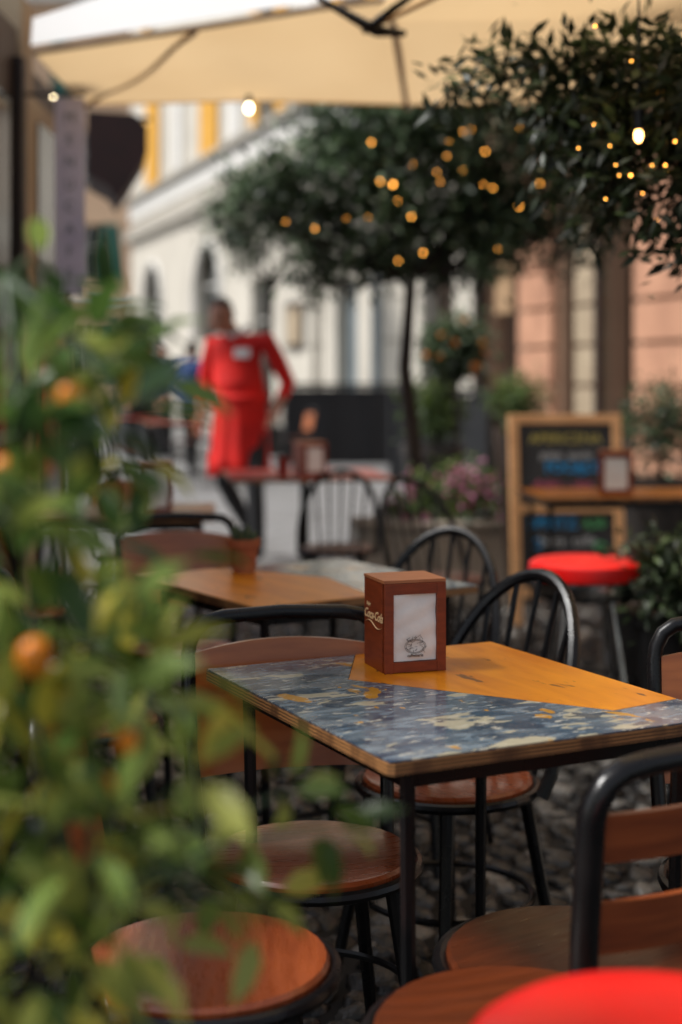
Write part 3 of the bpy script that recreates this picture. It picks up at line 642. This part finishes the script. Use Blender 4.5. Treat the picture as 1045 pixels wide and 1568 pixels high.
scatter('foliage',LEAF_V,LEAF_F,P,randrot(n,D,.5),.045+.025*rng.random(n),'citrus',e,smooth=True,tone=np.array(RN))
b=MB()
for (x,z,r) in ((-.225,1.065,.014),(-.157,1.003,.0085),(-.172,.97,.008),(-.208,1.257,.011),(-.26,1.20,.01),(-.40,1.1,.014),(-.5,1.25,.014),(-.37,.85,.013)): b.ell((x,1.05 if z<1.2 else 1.1,z),(r,r,r*1.1),'orange',14)
b.build('fruit',parent=e)
b=MB(); b.lathe([(.15,0),(.2,.30),(.22,.30),(.22,.34),(.19,.34),(.18,.28),(.001,.28)],(-.42,1.2,0),'terra',30); b.build('pot',parent=e)
# ------------------------------------------------------------ people
def person(name,loc,rz,J,rule,mats,apron=None,belly=.0):
    e=empty(name,loc); e.rotation_euler=(0,0,rz); b=MB(); V=Vector
    px,py,pz=J['pelvis']; nx,ny,nz=J['neck']
    lr=lambda t:(px+(nx-px)*t,py+(ny-py)*t,pz+(nz-pz)*t)
    b.loft([((px,py,pz-.10),.10,.08),(lr(0),.165,.115),(lr(.18),.160+belly,.12+belly*1.3),(lr(.40),.150+belly,.125+belly*1.5),(lr(.65),.170,.125),(lr(.84),.185,.11),(lr(.93),.13,.085),(lr(1.0),.062,.062)],'skin',24)
    hx,hy,hz=J['head']; b.tube([(nx,ny,nz-.04),((nx+hx)/2,(ny+hy)/2+.02,(nz+hz)/2-.02),(hx,hy+.02,hz-.03)],[.068,.058,.055],'skin',12)
    b.ell((hx,hy,hz),(.080,.098,.120),'skin',20); b.ell((hx,hy-.035,hz-.06),(.058,.058,.058),'skin',14)
    hd=J.get('look',(0,-1,-.1)); hdv=V(hd).normalized()
    b.tube([V((hx,hy,hz+.015))+hdv*.09,V((hx,hy,hz-.02))+hdv*.118,V((hx,hy,hz-.035))+hdv*.085],[.008,.016,.008],'skin',8)
    side=hdv.cross(V((0,0,1))).normalized()
    for s_ in(-1,1): b.ell(V((hx,hy+.01,hz-.01))+side*s_*.082,(.014,.02,.03),'skin',8)
    for s_ in('L','R'):
        sh,el,wr=V(J['sh'+s_]),V(J['el'+s_]),V(J['wr'+s_])
        b.tube([V(lr(.86)),sh,(sh*.5+el*.5),el,(el*.5+wr*.5),wr],[.08,.072,.062,.054,.042,.030],'skin',14)
        d=(wr-el).normalized(); fw=V((0,-1,0)); sd=d.cross(fw).normalized()*(1 if s_=='L' else -1); fw=sd.cross(d).normalized()*(1 if s_=='L' else -1)
        if fw.y>0: fw=-fw
        b.tube([wr-d*.01,wr+d*.04,wr+d*.085],[.028,.038,.036],'skin',10,flat=.6,up=tuple(fw))
        for q,L in enumerate((.062,.072,.068,.052)):
            p0=wr+d*.075+fw*(-.027+.018*q)*-1; inn=V((-(wr.x-px),0,0)).normalized()
            b.tube([p0,p0+d*L*.5+inn*.008,p0+d*L+inn*.03],[.0095,.009,.007],'skin',6)
        p0=wr+d*.03+fw*.03; b.tube([p0,p0+fw*.022+d*.03,p0+fw*.022+d*.062],[.012,.011,.008],'skin',6)
    for s_ in('L','R'):
        hp,kn,an=V(J['hip'+s_]),V(J['kn'+s_]),V(J['an'+s_])
        b.tube([hp+V((0,0,.06)),hp,(hp+kn)/2,kn,(kn*.6+an*.4),an],[.09,.098,.085,.062,.062,.048],'skin',14)
        b.tube([an+V((0,.03,-.03)),an+V((0,-.05,-.045)),an+V((0,-.16,-.055))],[.045,.045,.034],'skin',10,flat=1.0)
    ob=b.build('body_tmp'); md=ob.modifiers.new('r','REMESH'); md.mode='VOXEL'; md.voxel_size=.0085; sm=ob.modifiers.new('s','SMOOTH'); sm.iterations=4; sm.factor=.5
    dg=bpy.context.evaluated_depsgraph_get(); me=bpy.data.meshes.new_from_object(ob.evaluated_get(dg)); bpy.data.objects.remove(ob)
    me.materials.clear()
    for k in mats: me.materials.append(M[k])
    for p in me.polygons: p.material_index=rule(p.center); p.use_smooth=True
    bo=bpy.data.objects.new('body',me); scene.collection.objects.link(bo); bo.parent=e
    h=MB(); c=V((hx,hy,hz)); h.loft([((hx,hy+.012,hz+.12*math.sin(t)+.012),.088*math.cos(t)+.001,.10*math.cos(t)+.001) for t in [math.pi/2*i/7*.99 for i in range(2,8)]],'hair',20)
    h.loft([((hx,hy+.035,hz-.06),.07,.07),((hx,hy+.03,hz),.085,.085),((hx,hy+.02,hz+.05),.084,.092)],'hair',20)
    for s_ in(-1,1):
        p=c+hdv*.085+side*s_*.03+V((0,0,.012)); h.ell(p,(.011,.011,.008),'white',8); h.ell(p+hdv*.006,(.006,.006,.006),'hair',8)
        h.tube([p+side*-.018+V((0,0,.02))+hdv*.006,p+V((0,0,.025))+hdv*.008,p+side*.018+V((0,0,.02))+hdv*.006],.004,'hair',6)
    p=c+hdv*.090+V((0,0,-.062)); h.tube([p-side*.022,p+hdv*.006,p+side*.022],[.003,.006,.003],'terra',6)
    h.build('hair_and_face',parent=e)
    if apron: apron(e)
    return e
# waiter walking toward the camera, head turned down to his right, forearms bare below rolled sleeves
J=dict(pelvis=(-.01,0,.98),neck=(-.045,-.02,1.55),head=(-.125,-.09,1.67),look=(-.55,-.75,-.45),shL=(.185,0,1.49),elL=(.31,.07,1.21),wrL=(.245,-.07,1.00),shR=(-.21,0,1.47),elR=(-.27,.03,1.20),wrR=(-.275,-.07,.97),
 hipL=(.085,0,.93),knL=(.13,-.14,.53),anL=(.16,-.17,.11),hipR=(-.10,0,.93),knR=(-.13,.02,.52),anR=(-.035,.26,.22))
def rule(c):
    if c.z<.085: return 2
    if c.z>1.54 and (Vector((c.x,c.y,c.z))-Vector((-.125,-.08,1.67))).length<.18: return 0
    if c.z<1.12 and abs(c.x)>.21 and c.z>.72: return 0
    if c.z<.86: return 2
    return 1
def apron(e):
    b=MB(); N=32
    secs=[((-.01,-.005,1.14),.186,.185),((-.01,-.005,1.05),.176,.18),((-.01,-.005,.95),.182,.175),((-.012,-.01,.8),.188,.175),((-.015,-.01,.68),.196,.18),((-.015,-.012,.595),.20,.185)]
    vs=[]
    for q,(c,rx,ry) in enumerate(secs):
        for j in range(N+1):
            a=math.pi*(-1.16)+ (math.pi*1.32)*j/N; w=1+.09*q/5*math.sin(9*a+1)
            vs.append((c[0]+rx*w*math.cos(a),c[1]+ry*w*math.sin(a),c[2]+(.025*math.sin(3*a) if q==5 else 0)))
    fs=[(i*(N+1)+j,i*(N+1)+j+1,(i+1)*(N+1)+j+1,(i+1)*(N+1)+j) for i in range(5) for j in range(N)]
    b.add(vs,fs,'redcloth'); b.tube([(-.01+.192*math.cos(2*math.pi*j/30),-.005+.190*math.sin(2*math.pi*j/30),1.11) for j in range(31)],.012,'redcloth',6)
    o=b.build('apron',parent=e); s_=o.modifiers.new('s','SOLIDIFY'); s_.thickness=.006
    b=MB(); b.box((.045,-.158,1.415),(.11,.012,.06),'white',rx=R(-8)); b.tube([(-.10,-.06,1.56),(-.05,-.09,1.53),(.02,-.05,1.56),(.04,.02,1.60)],.020,'white',8); b.build('name_badge_and_collar',parent=e)
person('waiter',(-.68,9.8,.03),R(-12),J,rule,['skin','redcloth','trouser'],apron=apron,belly=.03)
J2=dict(pelvis=(0,0,.95),neck=(0,0,1.5),head=(0,-.03,1.64),look=(.2,-1,-.1),shL=(.18,0,1.44),elL=(.24,.03,1.15),wrL=(.22,-.12,.93),shR=(-.18,0,1.44),elR=(-.24,.03,1.15),wrR=(-.22,-.1,.93),hipL=(.09,0,.9),knL=(.1,-.06,.5),anL=(.1,-.05,.12),hipR=(-.09,0,.9),knR=(-.1,.02,.5),anR=(-.1,.12,.12))
def rule2(c):
    if c.z>1.52 : return 0
    if c.z<.99 and abs(c.x)>.185 and c.z>.7: return 0
    if c.z<.9: return 2
    return 1
person('pedestrian',(-2.05,19.5,.03),R(150),J2,rule2,['skin','bluecloth','trouser'])
person('pedestrian',(-2.62,18.6,.03),R(20),J2,rule2,['skin','darkcloth','trouser'])
person('pedestrian',(-2.75,22,.03),R(-40),J2,rule2,['skin','darkcloth','trouser'])
for (x,y) in((-1.9,16.5),(-2.6,18),(-1.2,19)):
    table('cafe_table',(x,y,.03),R(20),.7,.7,[('red_table',[(-.347,-.347),(.347,-.347),(.347,.347),(-.347,.347)])]); chair((x+.6,y+.1,.03),R(-70),'panel','seatdk'); chair((x-.6,y-.1,.03),R(80),'spindle','seatdk')
# ------------------------------------------------------------ light, world, camera
w=bpy.data.worlds.new('World'); scene.world=w; w.use_nodes=True; nt=w.node_tree
sky=nt.nodes.new('ShaderNodeTexSky'); sky.sky_type='NISHITA'; sky.sun_disc=False
EL,AZ=R(52),R(-97)
sky.sun_elevation=EL; sky.sun_rotation=AZ; sky.air_density=1.2; sky.dust_density=2; sky.ozone_density=1
hs=nt.nodes.new('ShaderNodeHueSaturation'); hs.inputs['Saturation'].default_value=.5; nt.links.new(sky.outputs[0],hs.inputs['Color'])
nt.links.new(hs.outputs[0],nt.nodes['Background'].inputs[0]); nt.nodes['Background'].inputs[1].default_value=.13
L=bpy.data.lights.new('sun','SUN'); L.energy=4.4; L.angle=R(12); L.color=(1,.98,.95); lo=bpy.data.objects.new('sun',L); scene.collection.objects.link(lo)
d=Vector((math.sin(AZ)*math.cos(EL),math.cos(AZ)*math.cos(EL),math.sin(EL))); lo.rotation_euler=d.to_track_quat('Z','Y').to_euler()
cd=bpy.data.cameras.new('camera'); cam=bpy.data.objects.new('camera',cd); scene.collection.objects.link(cam); scene.camera=cam
cam.location=(0,0,1.27); cam.rotation_euler=(R(90),0,0); cd.sensor_fit='VERTICAL'; cd.sensor_height=36; cd.sensor_width=24; cd.lens=50.2; cd.shift_y=-.130
cd.clip_start=.05; cd.clip_end=400; cd.dof.use_dof=True; cd.dof.focus_distance=2.42; cd.dof.aperture_fstop=1.8; cd.dof.aperture_blades=0
scene.view_settings.view_transform='Standard'; scene.view_settings.look='None'; scene.view_settings.exposure=0
